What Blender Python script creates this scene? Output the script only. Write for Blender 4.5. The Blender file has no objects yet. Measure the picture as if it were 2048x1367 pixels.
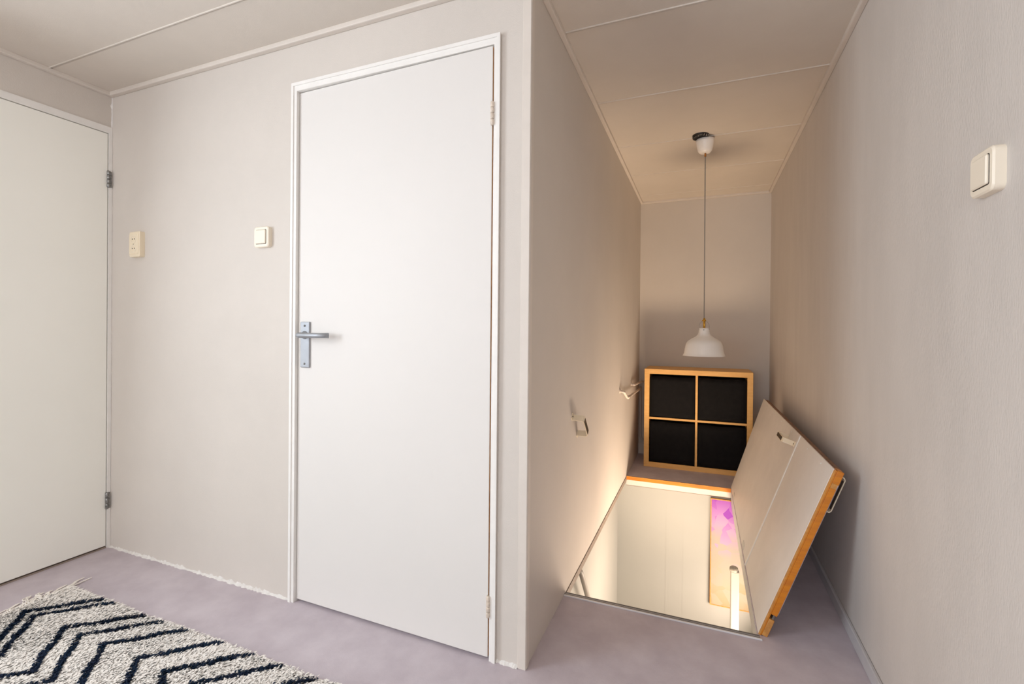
import bpy, bmesh, math, random
import numpy as np
from mathutils import Vector, Matrix
random.seed(7); rng = np.random.default_rng(7)
S = bpy.context.scene
COL = S.collection

# ------------------------------------------------------------------ camera
F_PX, YAW, PITCH, ROLL, SHY = 943.5, 0.38284, -0.00414, 0.009194, -21.74
CAM = Vector((0.5064, -1.3955, 1.073))
fw = Vector((-math.sin(YAW)*math.cos(PITCH), math.cos(YAW)*math.cos(PITCH), math.sin(PITCH)))
rt = Vector((math.cos(YAW), math.sin(YAW), 0)); up = rt.cross(fw)
r2 = rt*math.cos(ROLL) + up*math.sin(ROLL); u2 = up*math.cos(ROLL) - rt*math.sin(ROLL)
cd = bpy.data.cameras.new('camera'); cam = bpy.data.objects.new('camera', cd); COL.objects.link(cam)
cam.matrix_world = Matrix(((r2.x, u2.x, -fw.x, CAM.x), (r2.y, u2.y, -fw.y, CAM.y), (r2.z, u2.z, -fw.z, CAM.z), (0, 0, 0, 1)))
cd.sensor_width = 36; cd.lens = F_PX/2048*36; cd.shift_y = SHY/2048; cd.clip_start = 0.02
S.camera = cam

# ------------------------------------------------------------------ world, lights, exposure
wd = bpy.data.worlds.new('world'); S.world = wd; wd.use_nodes = True
bg = wd.node_tree.nodes['Background']; bg.inputs[0].default_value = (0.62, 0.76, 1.0, 1); bg.inputs[1].default_value = 1.0
def area(name, loc, target, sx, sy, power, col):
    l = bpy.data.lights.new(name, 'AREA'); l.shape = 'RECTANGLE'; l.size = sx; l.size_y = sy; l.energy = power; l.color = col
    o = bpy.data.objects.new(name, l); COL.objects.link(o); o.location = loc
    o.rotation_euler = (Vector(target)-Vector(loc)).to_track_quat('-Z', 'Y').to_euler(); return o
def point(name, loc, power, col, rad):
    l = bpy.data.lights.new(name, 'POINT'); l.energy = power; l.color = col; l.shadow_soft_size = rad
    o = bpy.data.objects.new(name, l); COL.objects.link(o); o.location = loc; return o
area('window_daylight', (-0.35, -6.0, 1.38), (0.1, 0, 1.1), 2.4, 1.2, 56, (0.90, 0.95, 1.0))
area('side_window_daylight', (-2.06, -1.75, 1.40), (1.0, -1.9, 1.1), 1.15, 1.05, 34, (0.87, 0.94, 1.0))
point('room_warm_fill_light', (-0.9, -2.7, 1.92), 9, (1.0, 0.92, 0.84), 0.2)  # added warm fill behind the camera, no ceiling lamp fixture there
def spot(name, loc, target, power, col, rad, size, blend):
    l = bpy.data.lights.new(name, 'SPOT'); l.energy = power; l.color = col; l.shadow_soft_size = rad; l.spot_size = math.radians(size); l.spot_blend = blend
    o = bpy.data.objects.new(name, l); COL.objects.link(o); o.location = loc
    o.rotation_euler = (Vector(target)-Vector(loc)).to_track_quat('-Z', 'Y').to_euler(); return o
spot('stairwell_spot_light', (0.46, 1.10, -1.0), (0.26, 2.1, 1.1), 150, (1.0, 0.74, 0.50), 0.30, 76, 1.0)
area('stairwell_side_fill_light', (0.95, 1.25, -0.72), (-0.06, 1.25, -0.30), 1.3, .6, 42, (1.0, 0.79, 0.62))  # added fill to brighten the passage walls; the stairwell wall has no window
S.view_settings.view_transform = 'Standard'; S.view_settings.look = 'None'; S.view_settings.gamma = 1
S.view_settings.use_curve_mapping = False; S.view_settings.exposure = 0.42
S.cycles.max_bounces = 14; S.cycles.diffuse_bounces = 10

# ------------------------------------------------------------------ materials
def lin(c):
    return tuple(((v/255)/12.92 if v/255 <= .04045 else ((v/255+.055)/1.055)**2.4) for v in c) + (1,)
def mat(name, rgb, rough=.6, metal=0, var=0, vscale=3, bump=0, bscale=300, bdist=.002, rgb2=None, stretch=None, spec=.5, trans=0):
    m = bpy.data.materials.new(name); m.use_nodes = True; nt = m.node_tree; b = nt.nodes['Principled BSDF']
    b.inputs['Base Color'].default_value = lin(rgb); b.inputs['Roughness'].default_value = rough; b.inputs['Metallic'].default_value = metal
    b.inputs['Specular IOR Level'].default_value = spec
    if trans: b.inputs['Transmission Weight'].default_value = trans
    if var or rgb2 or bump:
        g = nt.nodes.new('ShaderNodeNewGeometry'); mp = nt.nodes.new('ShaderNodeMapping')
        nt.links.new(g.outputs['Position'], mp.inputs['Vector'])
        if stretch: mp.inputs['Scale'].default_value = stretch
    if rgb2 or var:
        n = nt.nodes.new('ShaderNodeTexNoise'); n.inputs['Scale'].default_value = vscale; n.inputs['Detail'].default_value = 6; n.inputs['Roughness'].default_value = .62
        nt.links.new(mp.outputs[0], n.inputs['Vector'])
        cr = nt.nodes.new('ShaderNodeValToRGB')
        c2 = rgb2 or tuple(max(0, v*(1-var)) for v in rgb)
        cr.color_ramp.elements[0].position = .36; cr.color_ramp.elements[1].position = .64
        cr.color_ramp.elements[0].color = lin(c2); cr.color_ramp.elements[1].color = lin(rgb)
        nt.links.new(n.outputs[0], cr.inputs[0]); nt.links.new(cr.outputs[0], b.inputs['Base Color'])
    if bump:
        n2 = nt.nodes.new('ShaderNodeTexNoise'); n2.inputs['Scale'].default_value = bscale; n2.inputs['Detail'].default_value = 3
        nt.links.new(mp.outputs[0], n2.inputs['Vector'])
        bp = nt.nodes.new('ShaderNodeBump'); bp.inputs['Strength'].default_value = bump; bp.inputs['Distance'].default_value = bdist
        nt.links.new(n2.outputs[0], bp.inputs['Height']); nt.links.new(bp.outputs[0], b.inputs['Normal'])
    return m
M = {}
M['wall'] = mat('greige_wall_paint', (209, 202, 194), .7, var=.02, vscale=2, bump=.35, bscale=260, bdist=.0012)
M['wallpaper'] = mat('greige_wallpaper_paint', (210, 204, 198), .6, var=.03, vscale=5, bump=.5, bscale=200, bdist=.0016, stretch=(1.3, 1.3, .35))
M['ceil'] = mat('ceiling_board_paint', (213, 205, 195), .75, var=.02, vscale=3, bump=.3, bscale=420, bdist=.0012)
M['joint'] = mat('ceiling_joint', (120, 108, 98), .8)
M['trim'] = mat('painted_trim', (216, 208, 199), .55, var=.02, vscale=9)
M['base'] = mat('painted_baseboard', (196, 194, 196), .5, var=.03, vscale=12)
M['white'] = mat('white_lacquer', (222, 219, 215), .6, var=.008, vscale=1.5)
M['white2'] = mat('off_white_lacquer', (245, 245, 238), .6, var=.01, vscale=1.5)
M['frame'] = mat('white_frame_paint', (236, 234, 230), .4, var=.02, vscale=14)
M['caulk'] = mat('white_caulk', (228, 225, 221), .6, var=.06, vscale=30)
M['floor'] = mat('lilac_grey_lino', (200, 191, 198), .6, rgb2=(186, 176, 184), vscale=7, bump=.25, bscale=220, bdist=.0012)
M['alu'] = mat('brushed_aluminium', (166, 169, 174), .5, metal=.55, var=.05, vscale=20)
M['aludark'] = mat('dark_aluminium', (104, 106, 108), .4, metal=.8)
M['nosewhite'] = mat('bright_aluminium_edge', (226, 226, 228), .35, metal=.3)
M['nosedark'] = mat('grey_rib', (112, 112, 114), .45, metal=.4)
M['nosemid'] = mat('mid_grey_rib', (170, 170, 172), .4, metal=.4)
M['steel'] = mat('worn_steel', (170, 170, 168), .35, metal=.9, var=.3, vscale=120)
M['hingepaint'] = mat('painted_hinge', (226, 212, 196), .45, var=.12, vscale=90)
M['brass'] = mat('brass', (206, 160, 62), .3, metal=.9)
M['copper'] = mat('copper_ferrule', (176, 118, 58), .35, metal=.8)
M['shade'] = mat('white_lamp_enamel', (240, 236, 230), .35)
M['cord'] = mat('grey_textile_cord', (150, 146, 140), .8)
M['black'] = mat('black_plastic', (14, 13, 13), .4, rgb2=(30, 29, 28), vscale=120)
M['plaster'] = mat('plaster_crumb', (205, 198, 190), .8)
M['ivory'] = mat('ivory_plastic', (236, 222, 196), .4)
M['ivory2'] = mat('cream_white_plastic', (238, 228, 210), .38)
M['hole'] = mat('dark_hole', (40, 28, 20), .8)
M['brown'] = mat('brown_inlay', (72, 58, 42), .45, var=.1, vscale=40)
M['birch'] = mat('birch_veneer', (226, 178, 108), .5, rgb2=(216, 166, 96), vscale=14, stretch=(1, 1, 6))
M['fabric'] = mat('black_fabric', (17, 16, 18), .92, rgb2=(22, 21, 22), vscale=30, bump=.5, bscale=700, bdist=.001, spec=.2)
M['orange'] = mat('orange_varnished_wood', (206, 126, 16), .45, rgb2=(188, 108, 20), vscale=9, stretch=(1, 1, 8))
M['rawwood'] = mat('raw_pine', (206, 150, 78), .7, rgb2=(182, 124, 62), vscale=50)
M['brownedge'] = mat('brown_edge_wood', (142, 106, 80), .7, rgb2=(120, 88, 66), vscale=40)
M['lid'] = mat('white_lid_board', (226, 219, 212), .45, var=.03, vscale=6)
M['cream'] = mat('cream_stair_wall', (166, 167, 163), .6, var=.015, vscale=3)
M['band'] = mat('white_fascia', (204, 202, 197), .5, var=.02, vscale=20)
M['greige_dark'] = mat('taupe_edge', (150, 136, 124), .6, var=.1, vscale=18)
M['pipe'] = mat('painted_pipe', (206, 194, 184), .45)
M['rail'] = mat('white_rail_paint', (152, 148, 142), .45)
M['capgrey'] = mat('grey_post_cap', (150, 146, 138), .8, var=.15, vscale=120)
M['rugw'] = mat('off_white_wool', (250, 246, 240), .95, rgb2=(242, 236, 229), vscale=60, spec=.1)
M['rugn'] = mat('navy_wool', (38, 46, 66), .95, rgb2=(24, 42, 62), vscale=25, spec=.1)
for k_ in ('rugw', 'rugn'):
    nt = M[k_].node_tree; b_ = nt.nodes['Principled BSDF']; g_ = nt.nodes.new('ShaderNodeNewGeometry')
    a_ = nt.nodes.new('ShaderNodeVectorMath'); a_.operation = 'MULTIPLY_ADD'; a_.inputs[1].default_value = (.35, .35, .35); a_.inputs[2].default_value = (0, 0, 1)
    n_ = nt.nodes.new('ShaderNodeVectorMath'); n_.operation = 'NORMALIZE'
    nt.links.new(g_.outputs['Normal'], a_.inputs[0]); nt.links.new(a_.outputs[0], n_.inputs[0]); nt.links.new(n_.outputs[0], b_.inputs['Normal'])
    tr_ = nt.nodes.new('ShaderNodeBsdfTranslucent'); mxs = nt.nodes.new('ShaderNodeMixShader'); mxs.inputs[0].default_value = .08
    out_ = nt.nodes['Material Output']; src = b_.inputs['Base Color'].links[0].from_socket
    nt.links.new(src, tr_.inputs['Color']); nt.links.new(b_.outputs[0], mxs.inputs[1]); nt.links.new(tr_.outputs[0], mxs.inputs[2]); nt.links.new(mxs.outputs[0], out_.inputs['Surface'])
M['backing'] = mat('rug_backing', (238, 232, 224), .95)
M['fringe'] = mat('off_white_fringe', (244, 239, 232), .95, spec=.1)
M['dark'] = mat('dark_gap', (40, 30, 26), .9)
M['stair'] = mat('painted_stair', (170, 160, 144), .6, var=.04, vscale=8)
M['hall'] = mat('hall_floor_wood', (176, 150, 120), .5, var=.15, vscale=8)
M['glass'] = mat('window_glass', (245, 250, 252), .02, trans=1)

# ------------------------------------------------------------------ helpers
ORG = {}
def reg(o, label=None, cat=None, group=None, kind=None):
    if label: o['label'] = label
    if cat: o['category'] = cat
    if group: o['group'] = group
    if kind: o['kind'] = kind
    return o
def empty(name, loc, label, cat, group=None, kind=None):
    o = bpy.data.objects.new(name, None); COL.objects.link(o); o.location = loc; ORG[o] = Vector(loc); o.empty_display_size = .05
    return reg(o, label, cat, group, kind)
def mk(name, verts, faces, m, parent=None, smooth=False):
    v = np.asarray(verts, float); c = (v.min(0)+v.max(0))/2
    me = bpy.data.meshes.new(name); me.from_pydata((v-c).tolist(), [], faces); me.update()
    me.materials.append(M[m] if isinstance(m, str) else m)
    if smooth:
        for p in me.polygons: p.use_smooth = True
    o = bpy.data.objects.new(name, me); COL.objects.link(o); ORG[o] = Vector(c)
    o.location = Vector(c) - (ORG[parent] if parent else Vector())
    o.parent = parent
    return o
def fixn(o, bev=0, seg=1):
    bm = bmesh.new(); bm.from_mesh(o.data); bmesh.ops.recalc_face_normals(bm, faces=bm.faces)
    if bev: bmesh.ops.bevel(bm, geom=list(bm.edges), offset=bev, segments=seg, affect='EDGES', profile=.6, clamp_overlap=True)
    bm.to_mesh(o.data); bm.free(); return o
BF = [(0, 3, 2, 1), (4, 5, 6, 7), (0, 1, 5, 4), (1, 2, 6, 5), (2, 3, 7, 6), (3, 0, 4, 7)]
def bv(x0, x1, y0, y1, z0, z1):
    return [(x0, y0, z0), (x1, y0, z0), (x1, y1, z0), (x0, y1, z0), (x0, y0, z1), (x1, y0, z1), (x1, y1, z1), (x0, y1, z1)]
def box(name, b, m, parent=None, bev=0, seg=1):
    return fixn(mk(name, bv(*b), BF, m, parent), bev, seg)
def boxes(name, bs, m, parent=None):
    V = []; Fc = []
    for b in bs:
        k = len(V); V += bv(*b); Fc += [tuple(i+k for i in f) for f in BF]
    return mk(name, V, Fc, m, parent)
def hexa(name, pts, m, parent=None, bev=0):
    return fixn(mk(name, [tuple(p) for p in pts], BF, m, parent), bev)
def tube(name, path, r, m, parent=None, seg=10, caps=True):
    P = [Vector(p) for p in path]; n = len(P); R = r if isinstance(r, (list, tuple)) else [r]*n
    V = []; Fc = []; prev = None
    for i, p in enumerate(P):
        t = (P[min(i+1, n-1)]-P[max(i-1, 0)]).normalized()
        if prev is None: a = t.orthogonal().normalized()
        else: a = (prev - t*prev.dot(t)).normalized()
        prev = a; b = t.cross(a)
        for k in range(seg):
            th = 2*math.pi*k/seg; V.append(tuple(p+(a*math.cos(th)+b*math.sin(th))*R[i]))
    for i in range(n-1):
        for k in range(seg):
            k2 = (k+1) % seg; Fc.append((i*seg+k, i*seg+k2, (i+1)*seg+k2, (i+1)*seg+k))
    if caps: Fc.append(tuple(range(seg))[::-1]); Fc.append(tuple((n-1)*seg+k for k in range(seg)))
    return fixn(mk(name, V, Fc, m, parent, True))
def rounded(pts, rad, n=5):
    P = [Vector(p) for p in pts]; out = [P[0]]
    for i in range(1, len(P)-1):
        a = (P[i-1]-P[i]); b = (P[i+1]-P[i]); r = min(rad, a.length*.49, b.length*.49)
        s = P[i]+a.normalized()*r; e = P[i]+b.normalized()*r
        for k in range(n+1):
            t = k/n; out.append(s*(1-t)**2+P[i]*2*t*(1-t)+e*t*t)
    out.append(P[-1]); return out
def lathe(name, prof, ctr, m, parent=None, seg=32, smooth=True):
    V = []; Fc = []; n = len(prof)
    for r, z in prof:
        for k in range(seg):
            th = 2*math.pi*k/seg; V.append((ctr[0]+r*math.cos(th), ctr[1]+r*math.sin(th), ctr[2]+z))
    for i in range(n-1):
        for k in range(seg):
            k2 = (k+1) % seg; Fc.append((i*seg+k, i*seg+k2, (i+1)*seg+k2, (i+1)*seg+k))
    return fixn(mk(name, V, Fc, m, parent, smooth))
def ribbon(name, pts2, t, width, fn, m, parent=None):
    """strip of thickness t following pts2 (s,n), swept +-width/2; fn(s,n,w)->world"""
    P = [Vector((a, b, 0)) for a, b in pts2]; n = len(P); off = []
    for i in range(n):
        d0 = (P[i]-P[i-1]).normalized() if i else None; d1 = (P[i+1]-P[i]).normalized() if i < n-1 else None
        if d0 is None: nn = Vector((-d1.y, d1.x, 0)); k = 1
        elif d1 is None: nn = Vector((-d0.y, d0.x, 0)); k = 1
        else:
            n0 = Vector((-d0.y, d0.x, 0)); n1 = Vector((-d1.y, d1.x, 0)); nn = (n0+n1).normalized(); k = 1/max(.3, nn.dot(n0))
        off.append(P[i]+nn*t*k)
    V = []
    for w in (-width/2, width/2):
        for p in P: V.append(tuple(fn(p.x, p.y, w)))
        for p in off: V.append(tuple(fn(p.x, p.y, w)))
    Fc = []; q = 2*n
    for i in range(n-1):
        Fc += [(i, i+1, n+i+1, n+i), (q+i, q+n+i, q+n+i+1, q+i+1), (i, q+i, q+i+1, i+1), (n+i, n+i+1, q+n+i+1, q+n+i)]
    Fc += [(0, n, q+n, q), (n-1, q+n-1, q+2*n-1, 2*n-1)]
    return fixn(mk(name, V, Fc, m, parent))
def bead(name, a, b, w, n, da, db, m, parent=None):
    """irregular caulk bead from a to b; da, db = the two directions off the edge"""
    a, b, da, db = map(Vector, (a, b, da, db)); V = []; Fc = []
    for i in range(n+1):
        p = a.lerp(b, i/n); k = w*random.uniform(.45, 1.25)
        V += [tuple(p), tuple(p+da*k), tuple(p+db*k*random.uniform(.6, 1.3))]
    for i in range(n):
        for j in range(3):
            j2 = (j+1) % 3; Fc.append((i*3+j, i*3+j2, i*3+3+j2, i*3+3+j))
    return fixn(mk(name, V, Fc, m, parent))

# ------------------------------------------------------------------ shell
W, L, D, H = 1.008, 2.853, 2.152, 2.19
RY = -6.2                       # rear wall of the room
HX, HY0, HY1 = .70, .462, 2.145  # hatch opening: x 0..HX, y HY0..HY1
st = lambda o, lab, cat: reg(o, lab, cat, kind='structure')
fl = [(-D-.1, W+.1, RY-.1, 0, -.02, 0), (-.02, W+.1, 0, HY0, -.02, 0), (HX, W+.1, HY0, HY1, -.02, 0), (-.02, W+.1, HY1, L+.1, -.02, 0), (-D-.1, -.02, 0, .12, -.02, 0)]
st(boxes('floor', fl, 'floor'), 'lilac grey smooth floor of room and passage', 'floor')
st(boxes('wall_left', [(-D-.12, -D, RY, -2.35, 0, H), (-D-.12, -D, -1.15, -.93, 0, H), (-D-.12, -D, -2.35, -1.15, 0, .75), (-D-.12, -D, -2.35, -1.15, 2.0, H), (-D-.12, -D, -.93, 0, 2.026, H)], 'wall'), 'greige wall around the left plain door', 'wall')
st(boxes('wall_front', [(-D-.12, -.982, 0, .1, 0, H), (-.982, -.103, 0, .1, 2.016, H), (-.103, -.1, 0, .1, 0, H)], 'wall'), 'greige wall around the door with lever handle', 'wall')
st(box('wall_passage', (-.1, 0, 0, L+.1, 0, H), 'wall'), 'beige left side wall of the narrow passage', 'wall')
st(box('wall_right', (W, W+.12, RY, L+.1, 0, H), 'wallpaper'), 'grey textured right wall with light switch', 'wall')
st(box('wall_back', (0, W, L, L+.1, 0, H), 'wall'), 'beige end wall of the passage behind the cube shelf', 'wall')
w2y0, w2y1 = -2.35, -1.15
wx0, wx1, wz0, wz1 = -1.65, .95, .75, 2.0
st(boxes('wall_rear', [(-D, wx0, RY-.12, RY, 0, H), (wx1, W, RY-.12, RY, 0, H), (wx0, wx1, RY-.12, RY, 0, wz0), (wx0, wx1, RY-.12, RY, wz1, H)], 'wall'), 'greige wall with the wide window behind the viewer', 'wall')
w1 = empty('window_1', (-.55, RY-.06, wz0), 'wide white framed window in the rear wall', 'window', kind='structure')
for b in [(wx0, wx1, RY-.09, RY-.03, wz0, wz0+.05), (wx0, wx1, RY-.09, RY-.03, wz1-.05, wz1), (wx0, wx0+.05, RY-.09, RY-.03, wz0+.05, wz1-.05), (wx1-.05, wx1, RY-.09, RY-.03, wz0+.05, wz1-.05), (-.58, -.52, RY-.09, RY-.03, wz0+.05, wz1-.05)]:
    box('window_frame', b, 'frame', w1)
for b in [(wx0+.05, -.58), (-.52, wx1-.05)]: box('pane', (b[0], b[1], RY-.062, RY-.056, wz0+.05, wz1-.05), 'glass', w1)
w2 = empty('window_2', (-D-.06, -1.75, wz0), 'white framed side window in the left wall behind the viewer', 'window', kind='structure')
for b in [(w2y0, w2y1, wz0, wz0+.05), (w2y0, w2y1, wz1-.05, wz1), (w2y0, w2y0+.05, wz0+.05, wz1-.05), (w2y1-.05, w2y1, wz0+.05, wz1-.05)]:
    box('window_frame', (-D-.09, -D-.03, b[0], b[1], b[2], b[3]), 'frame', w2)
box('pane', (-D-.062, -D-.056, w2y0+.05, w2y1-.05, wz0+.05, wz1-.05), 'glass', w2)
# ceiling: backing plus separate boards with open joints
ce = st(boxes('ceiling', [(-D-.12, W+.12, RY-.12, .1, H+.016, H+.06), (-.1, W+.12, .1, L+.1, H+.016, H+.06)], 'joint'), 'beige ceiling of long painted boards', 'ceiling')
js = [RY-.1]+[-2.6-.59*k for k in range(6, 0, -1)]+[-2.6, -2.01, -1.42, -.83, -.24, .332, .93, 1.541, 2.11, 2.661, L+.08]
for a, b in zip(js[:-1], js[1:]):
    xa = -D-.1 if a < 0 else -.08
    pl = box('ceiling_panel', (xa, W+.1, a+.0030, b-.0030, H, H+.016), 'ceil', ce, .0028)
# half round joint beads on each board edge (the pale line beside each gap)
for a in js[1:-1]:
    xa = -D if a < 0 else 0
    box('joint_bead', (xa, W, a-.009, a-.0032, H-.0035, H+.002), 'ceil', ce, .0012)
# mouldings
def moulding(n, b, lab): st(box('trim_%d' % n, b, 'trim', None, .004, 2), lab, 'moulding')
mo = .018
moulding(1, (-D+mo, -.001, -.022, 0, H-mo, H+.001), 'thin painted ceiling moulding above the lever door wall')
moulding(2, (-D, -D+.022, RY, 0, H-mo, H+.001), 'thin painted ceiling moulding above the left plain door')
moulding(3, (0, .02, .0, L-.02, H-mo, H+.001), 'thin painted ceiling moulding along the left passage wall')
moulding(4, (W-.02, W, RY, L-.02, H-mo, H+.001), 'thin painted ceiling moulding along the right wall')
moulding(5, (0, W, L-.02, L, H-mo, H+.001), 'thin painted ceiling moulding across the passage end wall')
# outer corner bead
cb = empty('trim_6', (0, 0, 0), 'pale vertical corner strip where passage meets door wall', 'corner strip', kind='structure')
box('corner_face', (-.026, .003, -.006, .001, 0, H-mo), 'frame' if False else 'trim', cb, .0018)
box('corner_return', (0.0005, .004, .001, .022, 0, H-mo), 'trim', cb, .001)
# baseboards
st(box('baseboard_right', (W-.012, W, RY, L-.014, 0, .048), 'base', None, .003), 'low light grey baseboard along the right wall', 'baseboard')
st(box('baseboard_back', (0, W-.012, L-.013, L, 0, .088), 'trim', None, .003), 'painted baseboard on the passage end wall', 'baseboard')
# caulk
st(bead('trim_7', (-D, 0, 0), (-.982, 0, 0), .010, 130, (0, -1, 0), (0, 0, 1), 'caulk'), 'ragged white caulk line at the foot of door wall', 'caulk')
st(bead('trim_8', (-.103, 0, 0), (-.026, 0, 0), .009, 14, (0, -1, 0), (0, 0, 1), 'caulk'), 'short ragged caulk line beside the corner strip', 'caulk')
st(bead('trim_9', (-D, 0, 0.004), (-D, 0, H-mo), .005, 160, (1, 0, 0), (0, -1, 0), 'caulk'), 'ragged white caulk line up the room corner', 'caulk')
st(bead('trim_10', (-.984, 0, 0.004), (-.984, 0, 2.02), .005, 150, (-1, 0, 0), (0, -1, 0), 'caulk'), 'ragged white caulk line beside the lever door frame', 'caulk')

# ------------------------------------------------------------------ doors
d1 = empty('door_1', (-.54, .02, 0), 'white flush door with silver lever handle in white frame', 'door', kind='structure')
fr = boxes('door_frame', [(-.982, -.960, -.010, .1, 0, 2.016), (-.122, -.103, -.010, .1, 0, 2.016), (-.960, -.122, -.010, .1, 1.988, 2.016), (-.960, -.946, .052, .1, 0, 1.988), (-.136, -.122, .052, .1, 0, 1.988), (-.946, -.136, .052, .1, 1.974, 1.988)], 'frame', d1)
boxes('frame_bead', [(-.985, -.974, -.014, -.009, 0, 2.020), (-.111, -.100, -.014, -.009, 0, 2.020), (-.974, -.111, -.014, -.009, 2.008, 2.020)], 'frame', d1)
lf = hexa('door_leaf', [(-.958, .004, .010), (-.1275, -.0085, .010), (-.1275, .0315, .010), (-.958, .044, .010), (-.958, .004, 1.985), (-.1275, -.0085, 1.985), (-.1275, .0315, 1.985), (-.958, .044, 1.985)], 'white', d1, .0012)
box('hinge_edge', (-.1278, -.1272, -.006, .030, .012, 1.983), 'rawwood', d1)
box('dark_room_panel', (-.95, -.13, .096, .1, 0, 1.98), 'dark', d1)
ep = box('escutcheon', (-.9385, -.8945, -.005, .0045, .917, 1.094), 'alu', d1, .003, 2)
for z in (1.079, .932):
    o = lathe('screw', [(0, 0), (.004, 0), (.004, .0016), (.0001, .0022)], (0, 0, 0), 'steel', None, 10)
    o.rotation_euler = (math.pi/2, 0, 0); o.parent = ep; o.location = Vector((-.9165, -.0060, z))-ORG[ep]
lathe_pts = rounded([(-.9165, .001, 1.043), (-.9165, -.048, 1.043), (-.795, -.052, 1.043), (-.774, -.030, 1.043)], .022, 6)
tube('lever', lathe_pts, [.0105 if i < 3 else .0095 for i in range(len(lathe_pts))], 'alu', d1, 14)
tube('rosette', [(-.9165, .001, 1.043), (-.9165, -.008, 1.043)], .0155, 'alu', d1, 20)
boxes('lock_edge', [(-.9592, -.9578, .012, .03, 1.03, 1.075)], 'steel', d1)
def hinge(parent, x, y, z0, z1, m, r=.0065, n=4, leaf=None):
    h = tube('hinge', [(x, y, z0), (x, y, z0+.0015)], r*.8, m, parent, 12)
    dz = (z1-z0)/n
    for k in range(n):
        tube('knuckle', [(x, y, z0+k*dz+.0012), (x, y, z0+k*dz+.003), (x, y, z0+(k+1)*dz-.003), (x, y, z0+(k+1)*dz-.0006)], [r*.86, r, r, r*.86], m, h, 12)
    if leaf: box('hinge_leaf', leaf, m, h)
    return h
hinge(d1, -.1255, -.0125, 1.728, 1.803, 'hingepaint')
hinge(d1, -.1255, -.0125, .142, .212, 'hingepaint')
d2 = empty('door_2', (-D, -.46, 0), 'plain white door at far left with steel hinges', 'door', kind='structure')
boxes('door_frame', [(-D-.1, -D+.006, -.0155, -.001, 0, 2.026), (-D-.1, -D+.006, -.93, -.905, 0, 2.026), (-D-.1, -D+.006, -.905, -.0155, 1.9955, 2.026)], 'frame', d2)
box('door_leaf', (-D-.036, -D+.003, -.902, -.0185, .012, 1.9925), 'white2', d2, .0015)
box('threshold', (-D-.1, -D+.002, -.905, -.0155, 0, .006), 'greige_dark', d2)
box('dark_room_panel', (-D-.11, -D-.1, -.92, -.01, 0, 2.0), 'dark', d2)
hinge(d2, -D+.0085, -.0175, 1.735, 1.815, 'steel', .0068, 4, (-D+.0065, -D+.0085, -.0165, -.004, 1.737, 1.813))
hinge(d2, -D+.0085, -.0175, .19, .27, 'steel', .0068, 3, (-D+.0065, -D+.0085, -.0165, -.004, .192, .268))

# ------------------------------------------------------------------ switches and socket
def rplate(name, c, ax, w, h, d, m, parent, rad=.012, bev=.003):
    """rounded plate standing off a wall; ax: 'y' faces -y, 'x' faces -x; c = centre on its back face"""
    n = 6; out = []
    for sx, sz, a0 in ((1, 1, 0), (-1, 1, 90), (-1, -1, 180), (1, -1, 270)):
        for k in range(n+1):
            a = math.radians(a0+90*k/n); out.append((sx*(w/2-rad)+rad*math.cos(a), sz*(h/2-rad)+rad*math.sin(a)))
    V = []; N = len(out); lay = [(0, 1), (d-bev, 1), (d, 1-2*bev/w)]
    for dd, s in lay:
        for p, q in out:
            P = (c[0]+p*s, c[1]-dd, c[2]+q*s) if ax == 'y' else (c[0]-dd, c[1]-p*s, c[2]+q*s)
            V.append(P)
    Fc = [tuple(range(N)), tuple(range(2*N, 3*N))]
    for l in range(2):
        for k in range(N): Fc.append((l*N+k, l*N+(k+1) % N, (l+1)*N+(k+1) % N, (l+1)*N+k))
    return fixn(mk(name, V, Fc, m, parent))
def rocker(c, ax, lab):
    e = empty('light_switch', c, lab, 'light switch', 'ivory light switches')
    rplate('switch_plate', c, ax, .080, .082, .019, 'ivory2', e)
    o = Vector((0, -.0188, 0)) if ax == 'y' else Vector((-.0188, 0, 0))
    rplate('rocker_gap', Vector(c)+o, ax, .0575, .0575, .0008, 'hole', e, .004, .0003)
    rplate('rocker', Vector(c)+o, ax, .0545, .0545, .0052, 'ivory2', e, .004, .002)
    return e
rocker((-1.135, 0, 1.433), 'y', 'ivory light switch on the wall left of the lever door')
rocker((W, -.245, 1.374), 'x', 'ivory light switch on the grey right wall')
so = empty('wall_socket', (-1.935, 0, 1.45), 'ivory double wall socket beside the left door', 'socket')
rplate('socket_box', (-1.935, 0, 1.45), 'y', .074, .116, .024, 'ivory', so, .005, .003)
rplate('socket_face', (-1.935, -.0238, 1.45), 'y', .064, .092, .003, 'ivory', so, .003, .001)
for z in (1.471, 1.428):
    k = tube('socket_ring', [(-1.935+.017*math.cos(a), -.0272, z+.017*math.sin(a)) for a in np.linspace(0, 2*math.pi, 25)], .0011, 'ivory2', so, 6, False)
    for dx in (-.0075, .0075):
        tube('socket_hole', [(-1.935+dx, -.0262, z+.002), (-1.935+dx, -.0275, z+.002)], .0026, 'hole', k, 10)
tube('socket_screw', [(-1.935, -.0262, 1.4495), (-1.935, -.0276, 1.4495)], .0022, 'brown', so, 10)

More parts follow.
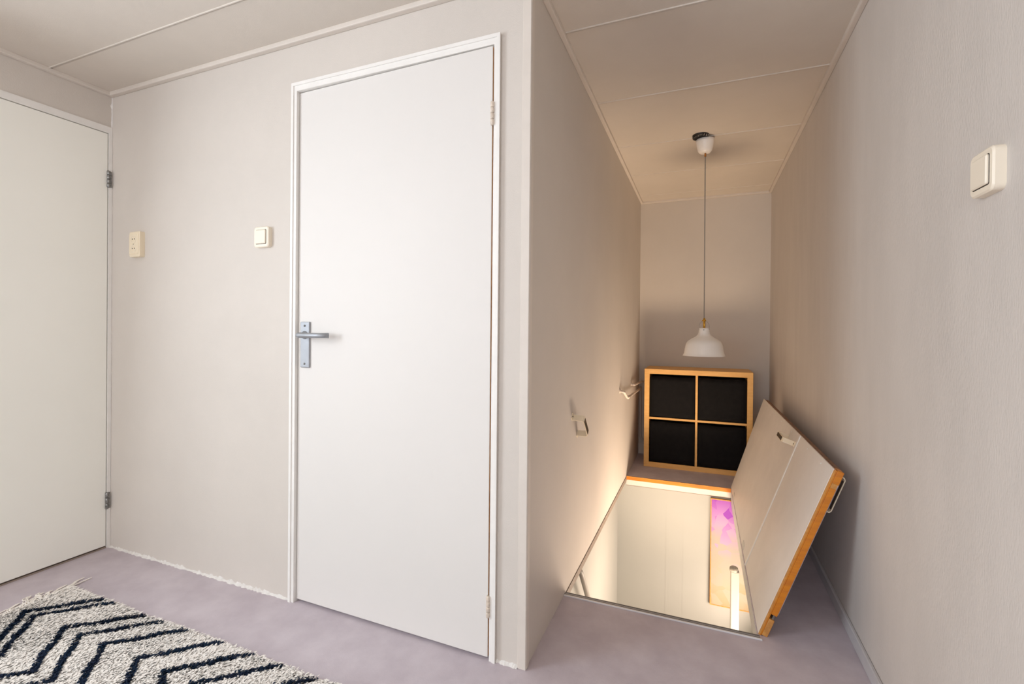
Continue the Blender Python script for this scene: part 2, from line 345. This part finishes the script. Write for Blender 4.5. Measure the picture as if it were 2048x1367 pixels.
# ------------------------------------------------------------------ cube shelf and boxes
kx, ky, T, t = .088, 2.462, .038, .016
ks = .77
sh = empty('cube_shelf', (kx+ks/2, ky+.19, 0), 'light birch two by two cube shelf holding black boxes', 'shelf')
kd = .352
box('side_panel', (kx, kx+T, ky, ky+kd, T, ks-T), 'birch', sh, .001); box('side_panel', (kx+ks-T, kx+ks, ky, ky+kd, T, ks-T), 'birch', sh, .001)
box('top_panel', (kx, kx+ks, ky, ky+kd, ks-T, ks), 'birch', sh, .001); box('bottom_panel', (kx, kx+ks, ky, ky+kd, 0, T), 'birch', sh, .001)
xm = kx+ks/2
box('divider', (xm-t/2, xm+t/2, ky+.002, ky+kd, T, ks-T), 'birch', sh, .001)
zm = ks/2
box('shelf_board', (kx+T, xm-t/2, ky+.002, ky+kd, zm-t/2, zm+t/2), 'birch', sh, .001)
box('shelf_board', (xm+t/2, kx+ks-T, ky+.002, ky+kd, zm-t/2, zm+t/2), 'birch', sh, .001)
def fbox(x0, x1, z0, lab):
    c = ((x0+x1)/2, ky+.19, z0); e = empty('storage_box', c, lab, 'storage box', 'black fabric boxes in the cube shelf')
    h = .318; y0, y1 = ky+.008, ky+.338; th = .006
    # slightly bulging front sheet
    n = 8; V = []; Fc = []
    for j in range(n+1):
        for i in range(n+1):
            u, v = i/n, j/n; bul = .005*math.sin(math.pi*u)*math.sin(math.pi*v)
            top = .003*math.sin(u*9+x0*40) if j == n else 0
            V.append((x0+u*(x1-x0), y0-bul+.002, z0+v*h+top))
    for q in range(2*0+1):
        pass
    m0 = len(V); V += [(a, b+th+.004, c2) for a, b, c2 in V]
    for j in range(n):
        for i in range(n):
            a = j*(n+1)+i; Fc.append((a, a+1, a+n+2, a+n+1)); Fc.append((m0+a, m0+a+n+1, m0+a+n+2, m0+a+1))
    ring = [i for i in range(n+1)]+[(j+1)*(n+1)-1 for j in range(1, n+1)]+[n*(n+1)+i for i in range(n-1, -1, -1)]+[j*(n+1) for j in range(n-1, 0, -1)]
    for a, b in zip(ring, ring[1:]+ring[:1]): Fc.append((a, m0+a, m0+b, b))
    fixn(mk('front_panel', V, Fc, 'fabric', e, True))
    boxes('box_body', [(x0, x0+th, y0+.012, y1, z0, z0+h-.006), (x1-th, x1, y0+.012, y1, z0, z0+h-.006), (x0+th, x1-th, y1-th, y1, z0, z0+h-.006), (x0+th, x1-th, y0+.012, y1-th, z0, z0+th)], 'fabric', e)
for nm, (a, b) in (('left', (kx+T+.004, xm-t/2-.003)), ('right', (xm+t/2+.003, kx+ks-T-.004))):
    fbox(a, b, T+.0005, 'black fabric storage box in the lower %s cube of the shelf' % nm)
    fbox(a, b, zm+t/2+.0005, 'black fabric storage box in the upper %s cube of the shelf' % nm)

# ------------------------------------------------------------------ pendant lamp
LX, LY = .514, 1.55
pe = empty('pendant_lamp', (LX, LY, .93), 'white metal pendant lamp with brass neck hanging in the passage', 'lamp')
lathe('ceiling_rose', [(.0001, -.076), (.018, -.076), (.030, -.072), (.038, -.062), (.043, -.045), (.049, -.012), (.0515, 0), (.049, .001), (.046, -.012)], (LX-.002, LY, 2.174), 'shade', pe)
tube('ferrule', [(LX, LY, 2.099), (LX, LY, 2.079)], .0055, 'copper', pe, 12)
tube('cord', [(LX, LY, 2.08), (LX+.001, LY, 1.7), (LX+.003, LY, 1.145)], .0028, 'cord', pe, 8)
LX2 = LX+.004; zb = .930
lathe('neck', [(.0001, .217), (.004, .217), (.006, .212), (.0062, .207), (.0095, .206), (.0095, .200), (.0062, .199), (.0062, .162), (.009, .160), (.009, .150)], (LX2, LY, zb), 'brass', pe, 20)
tube('neck_pin', [(LX2-.013, LY, zb+.203), (LX2+.009, LY, zb+.203)], .0022, 'brass', pe, 8)
pr = [(.116, -.001), (.1135, .004), (.1095, .012), (.1085, .016), (.1055, .036), (.1005, .060), (.096, .072), (.088, .084), (.075, .094), (.058, .104), (.044, .112), (.0345, .122), (.0305, .134), (.0278, .150), (.0265, .155), (.029, .157), (.029, .159), (.009, .160)]
lathe('lamp_shade', pr+[(.0065, .157), (.025, .152), (.029, .132), (.033, .120), (.043, .110), (.057, .102), (.074, .092), (.0865, .082), (.0945, .070), (.099, .058), (.104, .036), (.107, .016), (.108, .010), (.1135, .0025), (.116, -.001)], (LX2, LY, zb), 'shade', pe, 48)
for s in (-1, 1):
    tube('wire_bail', rounded([(LX2+s*.028, LY, zb+.135), (LX2+s*.026, LY, zb+.185), (LX2+s*.008, LY, zb+.203)], .012), .0009, 'steel', pe, 6)
tube('shade_screw', [(LX2-.002, LY-.026, zb+.149), (LX2-.002, LY-.0295, zb+.149)], .0028, 'steel', pe, 8)
lathe('bulb', [(.0001, .012), (.012, .014), (.022, .024), (.026, .038), (.023, .054), (.015, .072), (.012, .095), (.012, .15)], (LX2, LY, zb), 'shade', pe, 20)
jb = empty('ceiling_junction_box', (.482, 1.505, H), 'open black round junction box in ceiling above the white lamp rose', 'junction box')
lathe('box_rim', [(.0001, -.012), (.036, -.012), (.043, -.016), (.044, -.002), (.0455, .0005)], (.488, 1.508, H), 'black', jb, 20)
for k in range(7):
    a = -2.6+k*.36; x = .488+.0415*math.cos(a); y = 1.508+.0415*math.sin(a)
    tube('plaster_crumb', [(x, y, H-.015-.002*(k % 3)), (x+.004, y+.001, H-.007)], .0014, 'plaster', jb, 6)

# ------------------------------------------------------------------ hatch surround, stairwell
FZ = -.24
tr = empty('trim_11', (HX/2, HY0, 0), 'ribbed aluminium nosing along the near edge of the hatch', 'nosing', kind='structure')
box('nosing_edge', (.0, HX+.012, HY0-.016, HY0-.0085, -.0, .005), 'nosewhite', tr, .0012)
for k in range(3):
    box('nosing_rib', (.0, HX+.006, HY0-.009+k*.008, HY0-.002+k*.008, -.004-.001*k, .0035-.001*k), 'nosedark' if k != 1 else 'nosemid', tr, .001)
box('nosing_drop', (.0, HX, HY0+.013, HY0+.015, -.03, .001), 'aludark', tr)
st(box('trim_12', (-.02, .003, HY0+.016, HY1, -.032, -.0015), 'greige_dark'), 'taupe edge strip between hatch opening and left wall', 'edge strip')
tb = empty('trim_13', (HX/2, HY1, 0), 'orange wood edge with white fascia at the far side of the hatch', 'edge strip', kind='structure')
box('wood_edge', (.002, HX, HY1-.012, HY1, -.024, .0015), 'orange', tb, .002)
box('edge_lip', (.002, HX, HY1-.0145, HY1-.006, .0005, .004), 'rawwood', tb, .001)
box('fascia', (.0, HX, HY1-.004, HY1+.0, -.062, -.024), 'band', tb)
box('fascia_bead', (.0, HX, HY1-.003, HY1+.002, -.067, -.062), 'greige_dark', tb)
ts = empty('trim_14', (HX, 1.3, 0), 'worn white edge board under the hatch hinges', 'edge board', kind='structure')
box('edge_board', (HX+.001, HX+.018, HY0+.016, HY1-.013, -.10, -.02), 'band', ts)
box('hinge_gap', (HX+.001, HX+.012, HY0+.016, HY1-.013, -.02, -.006), 'dark', ts)
V = []
for k in range(46):
    y = HY0+.05+k*.035+random.uniform(-.01, .01); l = random.uniform(.006, .02); z = random.uniform(-.018, -.010)
    V.append((HX-.001, HX+.002, y, y+l, z, z+random.uniform(.002, .006)))
boxes('paint_flakes', V, 'band', ts)
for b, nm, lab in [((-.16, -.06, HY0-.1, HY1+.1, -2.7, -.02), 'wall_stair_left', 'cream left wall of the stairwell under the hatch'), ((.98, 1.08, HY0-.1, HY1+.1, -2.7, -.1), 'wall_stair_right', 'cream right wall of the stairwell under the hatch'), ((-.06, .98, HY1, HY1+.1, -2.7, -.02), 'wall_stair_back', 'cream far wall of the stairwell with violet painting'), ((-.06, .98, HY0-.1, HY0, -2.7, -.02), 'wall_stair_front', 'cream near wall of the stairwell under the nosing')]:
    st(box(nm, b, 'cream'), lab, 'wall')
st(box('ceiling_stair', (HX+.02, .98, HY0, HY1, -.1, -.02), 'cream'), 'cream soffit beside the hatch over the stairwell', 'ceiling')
st(box('floor_stair', (-.06, .98, HY0, HY1, -2.72, -2.7), 'hall'), 'wooden hall floor at the bottom of the stairwell', 'floor')
for x in (.28, .395):
    st(box('trim_%d' % (15+int(x*10-2)), (x, x+.004, HY1-.0007, HY1+.001, -1.4, -.067), 'cream'), {.28: 'left', .395: 'right'}[x]+' one of two fine vertical battens on the cream stairwell wall', 'batten')
sc = empty('staircase', (.46, 1.2, -2.7), 'steep painted staircase below the hatch nosing', 'staircase')
ns = 12; rise = 2.7/(ns+1); run = 1.46/ns
for k in range(ns):
    z = -rise*(k+1); y = HY0+.004+run*k
    box('tread', (.0, .635, y, y+run+.03, z-.03, z), 'stair', sc, .004)
for x in (-.035, .638):
    a = (HY0+.002, -.02); b = (HY0+1.64, -2.7)
    hexa('stringer', [(x, a[0], a[1]-.30), (x+.03, a[0], a[1]-.30), (x+.03, b[0]-.1, b[1]), (x, b[0]-.1, b[1]), (x, a[0], a[1]-.10), (x+.03, a[0], a[1]-.10), (x+.03, b[0]+.03, b[1]), (x, b[0]+.03, b[1])], 'stair', sc)
# newel post
nx, ny, nz = .694, 1.66, -.33
np_ = empty('newel_post', (nx, ny, -2.7), 'white newel post with grey round top in the stairwell', 'post')
box('post_shaft', (nx-.017, nx+.028, ny-.02, ny+.02, -2.7, nz), 'rail', np_, .006, 2)
lathe('post_cap', [(.0001, .016), (.016, .015), (.0225, .010), (.024, .002), (.024, -.008), (.0001, -.008)], (nx, ny, nz+.006), 'capgrey', np_, 20)
hr = empty('handrail', (-.03, .80, -.08), 'cream rounded handrail on the left stairwell wall', 'handrail')
tube('rail', rounded([(-.055, .760, -.040), (-.012, .772, -.050), (-.008, .80, -.095), (-.008, 1.80, -1.40)], .03), .012, 'rail', hr, 12)
tube('rail_bracket', [(-.06, 1.1, -.54), (-.008, 1.1, -.50)], .006, 'rail', hr, 8)
# painting
pm = bpy.data.materials.new('violet_crystal_print'); pm.use_nodes = True; nt = pm.node_tree; bs = nt.nodes['Principled BSDF']; bs.inputs['Roughness'].default_value = .6
g = nt.nodes.new('ShaderNodeNewGeometry'); sep = nt.nodes.new('ShaderNodeSeparateXYZ'); nt.links.new(g.outputs['Position'], sep.inputs[0])
vo = nt.nodes.new('ShaderNodeTexVoronoi'); vo.inputs['Scale'].default_value = 16
nz2 = nt.nodes.new('ShaderNodeTexNoise'); nz2.inputs['Scale'].default_value = 7; nt.links.new(g.outputs['Position'], nz2.inputs['Vector'])
mx = nt.nodes.new('ShaderNodeMixRGB'); mx.inputs[0].default_value = .05; nt.links.new(g.outputs['Position'], mx.inputs[1]); nt.links.new(nz2.outputs['Color'], mx.inputs[2]); nt.links.new(mx.outputs[0], vo.inputs['Vector'])
mr = nt.nodes.new('ShaderNodeMapRange'); mr.inputs[1].default_value = -.80; mr.inputs[2].default_value = -.08; nt.links.new(sep.outputs['Z'], mr.inputs[0])
sv = nt.nodes.new('ShaderNodeSeparateColor'); nt.links.new(vo.outputs['Color'], sv.inputs[0])
ma = nt.nodes.new('ShaderNodeMath'); ma.operation = 'MULTIPLY_ADD'; ma.inputs[1].default_value = .30; nt.links.new(sv.outputs[0], ma.inputs[0]); nt.links.new(mr.outputs[0], ma.inputs[2])
cr = nt.nodes.new('ShaderNodeValToRGB'); els = cr.color_ramp.elements
els[0].position = 0; els[0].color = lin((160, 138, 104)); els[1].position = 1; els[1].color = lin((136, 44, 164))
for p, c in ((.2, (158, 150, 130)), (.52, (160, 150, 140)), (.64, (176, 140, 172)), (.78, (166, 114, 174)), (.9, (152, 78, 168))):
    e = els.new(p); e.color = lin(c)
sm = nt.nodes.new('ShaderNodeMath'); sm.operation = 'SUBTRACT'; sm.inputs[1].default_value = .14; nt.links.new(ma.outputs[0], sm.inputs[0])
nt.links.new(sm.outputs[0], cr.inputs[0]); nt.links.new(cr.outputs[0], bs.inputs['Base Color'])
pa = empty('painting', (.74, HY1-.01, -.80), 'tall violet and cream abstract painting on the stairwell wall', 'painting')
box('canvas', (.580, .90, HY1-.016, HY1-.001, -.803, -.083), pm, pa)
for b in [(.574, .580, -.809, -.077), (.90, .906, -.809, -.077)]: box('frame_strip', (b[0], b[1], HY1-.018, HY1-.001, b[2], b[3]), 'brownedge' if False else 'rawwood', pa)
for z in (-.809, -.083): box('frame_strip', (.580, .90, HY1-.018, HY1-.001, z, z+.006), 'rawwood', pa)

# ------------------------------------------------------------------ U handles
def uhandle(parent, fn, length, depth=.048, width=.02, fl=.016):
    """fn(s, n, w) -> world; s along the handle, n off the surface"""
    pts = [(-length/2-fl, 0), (-length/2, 0), (-length/2+.002, depth-.004), (-length/2+.008, depth), (length/2-.008, depth), (length/2-.002, depth-.004), (length/2, 0), (length/2+fl, 0)]
    h = ribbon('handle_strap', pts, .0032, width, fn, 'ivory', parent)
    a, b = -length/2+.012, length/2-.012
    c = [fn(s, n, w) for n in (depth-.0016, depth+.0048) for s, w in ((a, -width*.38), (b, -width*.38), (b, width*.38), (a, width*.38))]
    hexa('grip_inlay', c, 'brown', parent)
    for s in (-1, 1):
        p = fn(s*(length/2+fl*.55), .003, 0); q = fn(s*(length/2+fl*.55), .005, 0)
        tube('handle_screw', [p, q], .003, 'brown', parent, 8)
# wall handle
A = Vector((0, .548, .708)); B = Vector((0, .645, .612)); mid = (A+B)/2; sd = (B-A).normalized(); wdv = sd.cross(Vector((1, 0, 0))).normalized()
uh = empty('pull_handle', tuple(mid), 'ivory strap handle screwed to the left passage wall', 'handle')
uhandle(uh, lambda s, n, w: mid+sd*s+Vector((1, 0, 0))*n+wdv*w, .115, .048, .028)

# ------------------------------------------------------------------ open hatch lid
LW, LY0, LY1 = .648, .478, 2.165
def lid(y, s, n):
    """y along hinge, s up the lid from the hinge, n towards the underside (left)"""
    a = math.radians(70.0+2.6*(y-LY0)/(LY1-LY0))
    return Vector((HX+.001+s*math.cos(a)-n*math.sin(a), y, .004+s*math.sin(a)+n*math.cos(a)))
def lbox(name, y0, y1, s0, s1, n0, n1, m, parent, bev=0):
    return hexa(name, [lid(y, s, n) for n in (n0, n1) for y, s in ((y0, s0), (y1, s0), (y1, s1), (y0, s1))], m, parent, bev)
hl = empty('hatch_lid', (HX+.02, (LY0+LY1)/2, 0), 'open white floor hatch with orange wooden edge leaning on right wall', 'hatch')
seam = 1.004
p1 = lbox('underside_panel', LY0+.004, seam-.0035, .0, LW, -.006, 0, 'lid', hl, .0008)
p2 = lbox('underside_panel', seam+.0035, LY1, .0, LW, -.006, 0, 'lid', hl, .0008)
lbox('cover_strip', seam-.006, seam+.006, .0, LW+.001, -.001, .0035, 'frame', hl, .0012)
lbox('ply_edge', LY0, LY1, .0, LW-.002, -.0105, -.0062, 'orange', hl)
lbox('ply_front', LY0, LY0+.004, .0, LW-.001, -.0062, -.0012, 'rawwood', hl)
lbox('frame_batten', LY0-.001, LY0+.04, .088, .585, -.030, -.0112, 'orange', hl, .0012)
lbox('frame_batten', LY0-.001, LY0+.04, .602, LW, -.0315, -.0112, 'orange', hl, .0012)
lbox('batten_joint', LY0, LY0+.04, .585, .602, -.029, -.0112, 'rawwood', hl)
lbox('hinge_block', LY0-.002, LY0+.045, .004, .07, -.029, -.0112, 'rawwood', hl, .0015)
lbox('hinge_pin', LY0+.006, LY0+.03, .07, .09, -.026, -.020, 'steel', hl)
lbox('frame_batten', LY0+.04, LY1, .60, LW, -.0315, -.0112, 'brownedge', hl, .001)
lbox('frame_batten', LY0+.04, LY1, .03, .075, -.030, -.0112, 'brownedge', hl)
lbox('frame_batten', LY1-.04, LY1, .075, .60, -.030, -.0112, 'brownedge', hl)
lbox('floor_covering', LY0+.01, LY1, .09, LW-.002, -.0345, -.0317, 'floor', hl)
for y in (.62, .84, 1.18, 1.45, 1.72, 1.98):
    for s in (LW-.02,):
        tube('nail', [lid(y, s, 0), lid(y, s, .0016)], .0034, 'frame', hl, 8)
for y in (1.9, 1.15):
    lbox('hinge', y, y+.07, .004, .03, .0, .0018, 'band', hl, .0005)
# handles on both faces (belong to the lid)
def fn_in(s, n, w): return lid(1.12+s, .597+w, n)
def fn_out(s, n, w): return lid(.592+w, .548+s, -.0345-n)
ih = reg(empty('x', (0, 0, 0), None, None)); bpy.data.objects.remove(ih)
uhandle(hl, fn_in, .135, .047, .022)
uhandle(hl, fn_out, .135, .040, .022)

# ------------------------------------------------------------------ pipes in the far corner
p = empty('heating_pipe', (.03, 2.4, .1), 'thin painted pipe running down the passage end corner, lower of two', 'pipe', 'painted pipes in the passage corner')
tube('pipe_run', rounded([(.22, L-.0235, .118), (.018, L-.0235, .118), (.018, L-.0235, .585), (.030, 2.62, .585), (.032, 1.93, .605), (.030, 1.80, .66), (.002, 1.80, .665)], .05), .0085, 'pipe', p, 10)
tube('pipe_coupling', [(.031, 2.0, .603), (.032, 1.95, .605)], .0115, 'pipe', p, 12)
tube('wall_flange', [(.0005, 1.795, .668), (.006, 1.795, .668)], .017, 'pipe', p, 14)
p = empty('heating_pipe', (.05, 2.7, .6), 'thin painted pipe running along the passage end wall, upper of two', 'pipe', 'painted pipes in the passage corner')
tube('pipe_run', rounded([(.5, L-.0235, .632), (.03, L-.0235, .632), (.026, 2.33, .652), (.002, 2.33, .655)], .05), .0085, 'pipe', p, 10)
tube('wall_flange', [(.0005, 2.335, .657), (.006, 2.335, .657)], .016, 'pipe', p, 14)
tube('pipe_clip', [(.029, 2.72, .638), (.028, 2.69, .639)], .0125, 'pipe', p, 12)

# ------------------------------------------------------------------ shaggy rug
rx0, rx1, ry0, ry1 = -1.862, .15, -1.62, -.292
rug = empty('shaggy_rug', ((rx0+rx1)/2, (ry0+ry1)/2, 0), 'shaggy off white rug with navy zigzag stripes and fringe', 'rug')
box('rug_backing', (rx0, rx1, ry0, ry1, .0005, .007), 'backing', rug)
stripes = [-1.800, -1.737, -1.551, -1.451, -1.323, -1.148, -1.008, -.876, -.740, -.600, -.465, -.33, -.20, -.07, .06]
def tri(y):   # zigzag: minimum at y=-.45, maximum at -.297 and -.61
    k = np.abs(((y+.45+.157) % .314)-.157)/.157
    return k*.170
def pile(n, yl, yh):
    x = rng.uniform(rx0, rx1, n); y = rng.uniform(yl, yh, n)
    d = x + .006 - tri(y+.005) - .004*np.sin(y*60)
    navy = np.zeros(n, bool)
    for s_ in stripes:
        navy |= np.abs(d-s_) < .0148+rng.normal(0, .0016, n)
    navy &= (y < ry1-.004)
    return x, y, navy
xs, ys, nv = [], [], []
for n, a, b in ((100000, -.80, ry1), (42000, ry0, -.80)):
    x, y, q = pile(n, a, b); xs.append(x); ys.append(y); nv.append(q)
x = np.concatenate(xs); y = np.concatenate(ys); nv = np.concatenate(nv); n = len(x)
swirl = np.sin(x*9+1.3)*np.cos(y*11)+.6*np.sin(x*23-y*17)
ang = .75+.55*swirl+rng.normal(0, .55, n)
ln = rng.uniform(.010, .019, n); hh = rng.uniform(.004, .0085, n)+.0025*nv; wdt = rng.uniform(.0020, .0036, n)
dx, dy = np.cos(ang), np.sin(ang)
z0 = rng.uniform(.005, .009, n)
ln = np.where(nv, ln*.75, ln)
base = np.stack([x, y, z0], 1); mid_ = base+np.stack([dx*ln*.5, dy*ln*.5, hh*.9], 1); tip = base+np.stack([dx*ln, dy*ln, hh], 1)
sd_ = np.stack([-dy*wdt, dx*wdt, rng.normal(0, .0008, n)], 1)
VV = np.stack([base-sd_*.7, base+sd_*.7, mid_+sd_, mid_-sd_, tip], 1).reshape(-1, 3)
i0 = np.arange(n)*5
loops = np.stack([i0, i0+1, i0+2, i0+3, i0+3, i0+2, i0+4], 1).reshape(-1)
me = bpy.data.meshes.new('rug_pile'); me.vertices.add(n*5); me.loops.add(n*7); me.polygons.add(n*2)
org = np.array(ORG[rug]); me.vertices.foreach_set('co', (VV-org).reshape(-1)); me.loops.foreach_set('vertex_index', loops)
ls = np.stack([np.arange(n)*7, np.arange(n)*7+4], 1).reshape(-1); me.polygons.foreach_set('loop_start', ls)
me.materials.append(M['rugw']); me.materials.append(M['rugn'])
me.update(calc_edges=True); me.polygons.foreach_set('material_index', np.repeat(nv.astype(np.int32), 2)); me.update()
po = bpy.data.objects.new('rug_pile', me); COL.objects.link(po); po.parent = rug; po['kind'] = 'stuff'
# fringe cords on the short edge
V = []; Fc = []
def cord(path, r, seg=4):
    P = [Vector(p) for p in path]; k0 = len(V)
    for i, p in enumerate(P):
        t_ = (P[min(i+1, len(P)-1)]-P[max(i-1, 0)]).normalized(); a = t_.cross(Vector((0, 0, 1))).normalized(); b = a.cross(t_)
        for k in range(seg):
            th = 2*math.pi*k/seg+.4; V.append(tuple(p+(a*math.cos(th)+b*math.sin(th))*r))
    for i in range(len(P)-1):
        for k in range(seg): Fc.append((k0+i*seg+k, k0+i*seg+(k+1) % seg, k0+(i+1)*seg+(k+1) % seg, k0+(i+1)*seg+k))
yy = ry1-.004
while yy > ry0:
    # each tassel lies over sideways along the edge
    l = random.uniform(.06, .11); a = math.radians(random.uniform(105, 165)); 
    for q in range(4):
        y0 = yy+random.uniform(-.006, .006); dxx, dyy = math.cos(a), math.sin(a); b = random.uniform(-.012, .012)
        pth = [(rx0+.012, y0, .011), (rx0-.004, y0+.002, .012), (rx0+dxx*l*.45, y0+dyy*l*.4+b, .006), (rx0+dxx*l*.75, y0+dyy*l*.75-b, .004), (rx0+dxx*l*.8, y0+dyy*l*1.05, .004)]
        cord(rounded(pth, .02, 3), .0023)
    yy -= random.uniform(.012, .019)
fo = fixn(mk('rug_fringe', V, Fc, 'fringe', rug, True)); fo['kind'] = 'stuff'
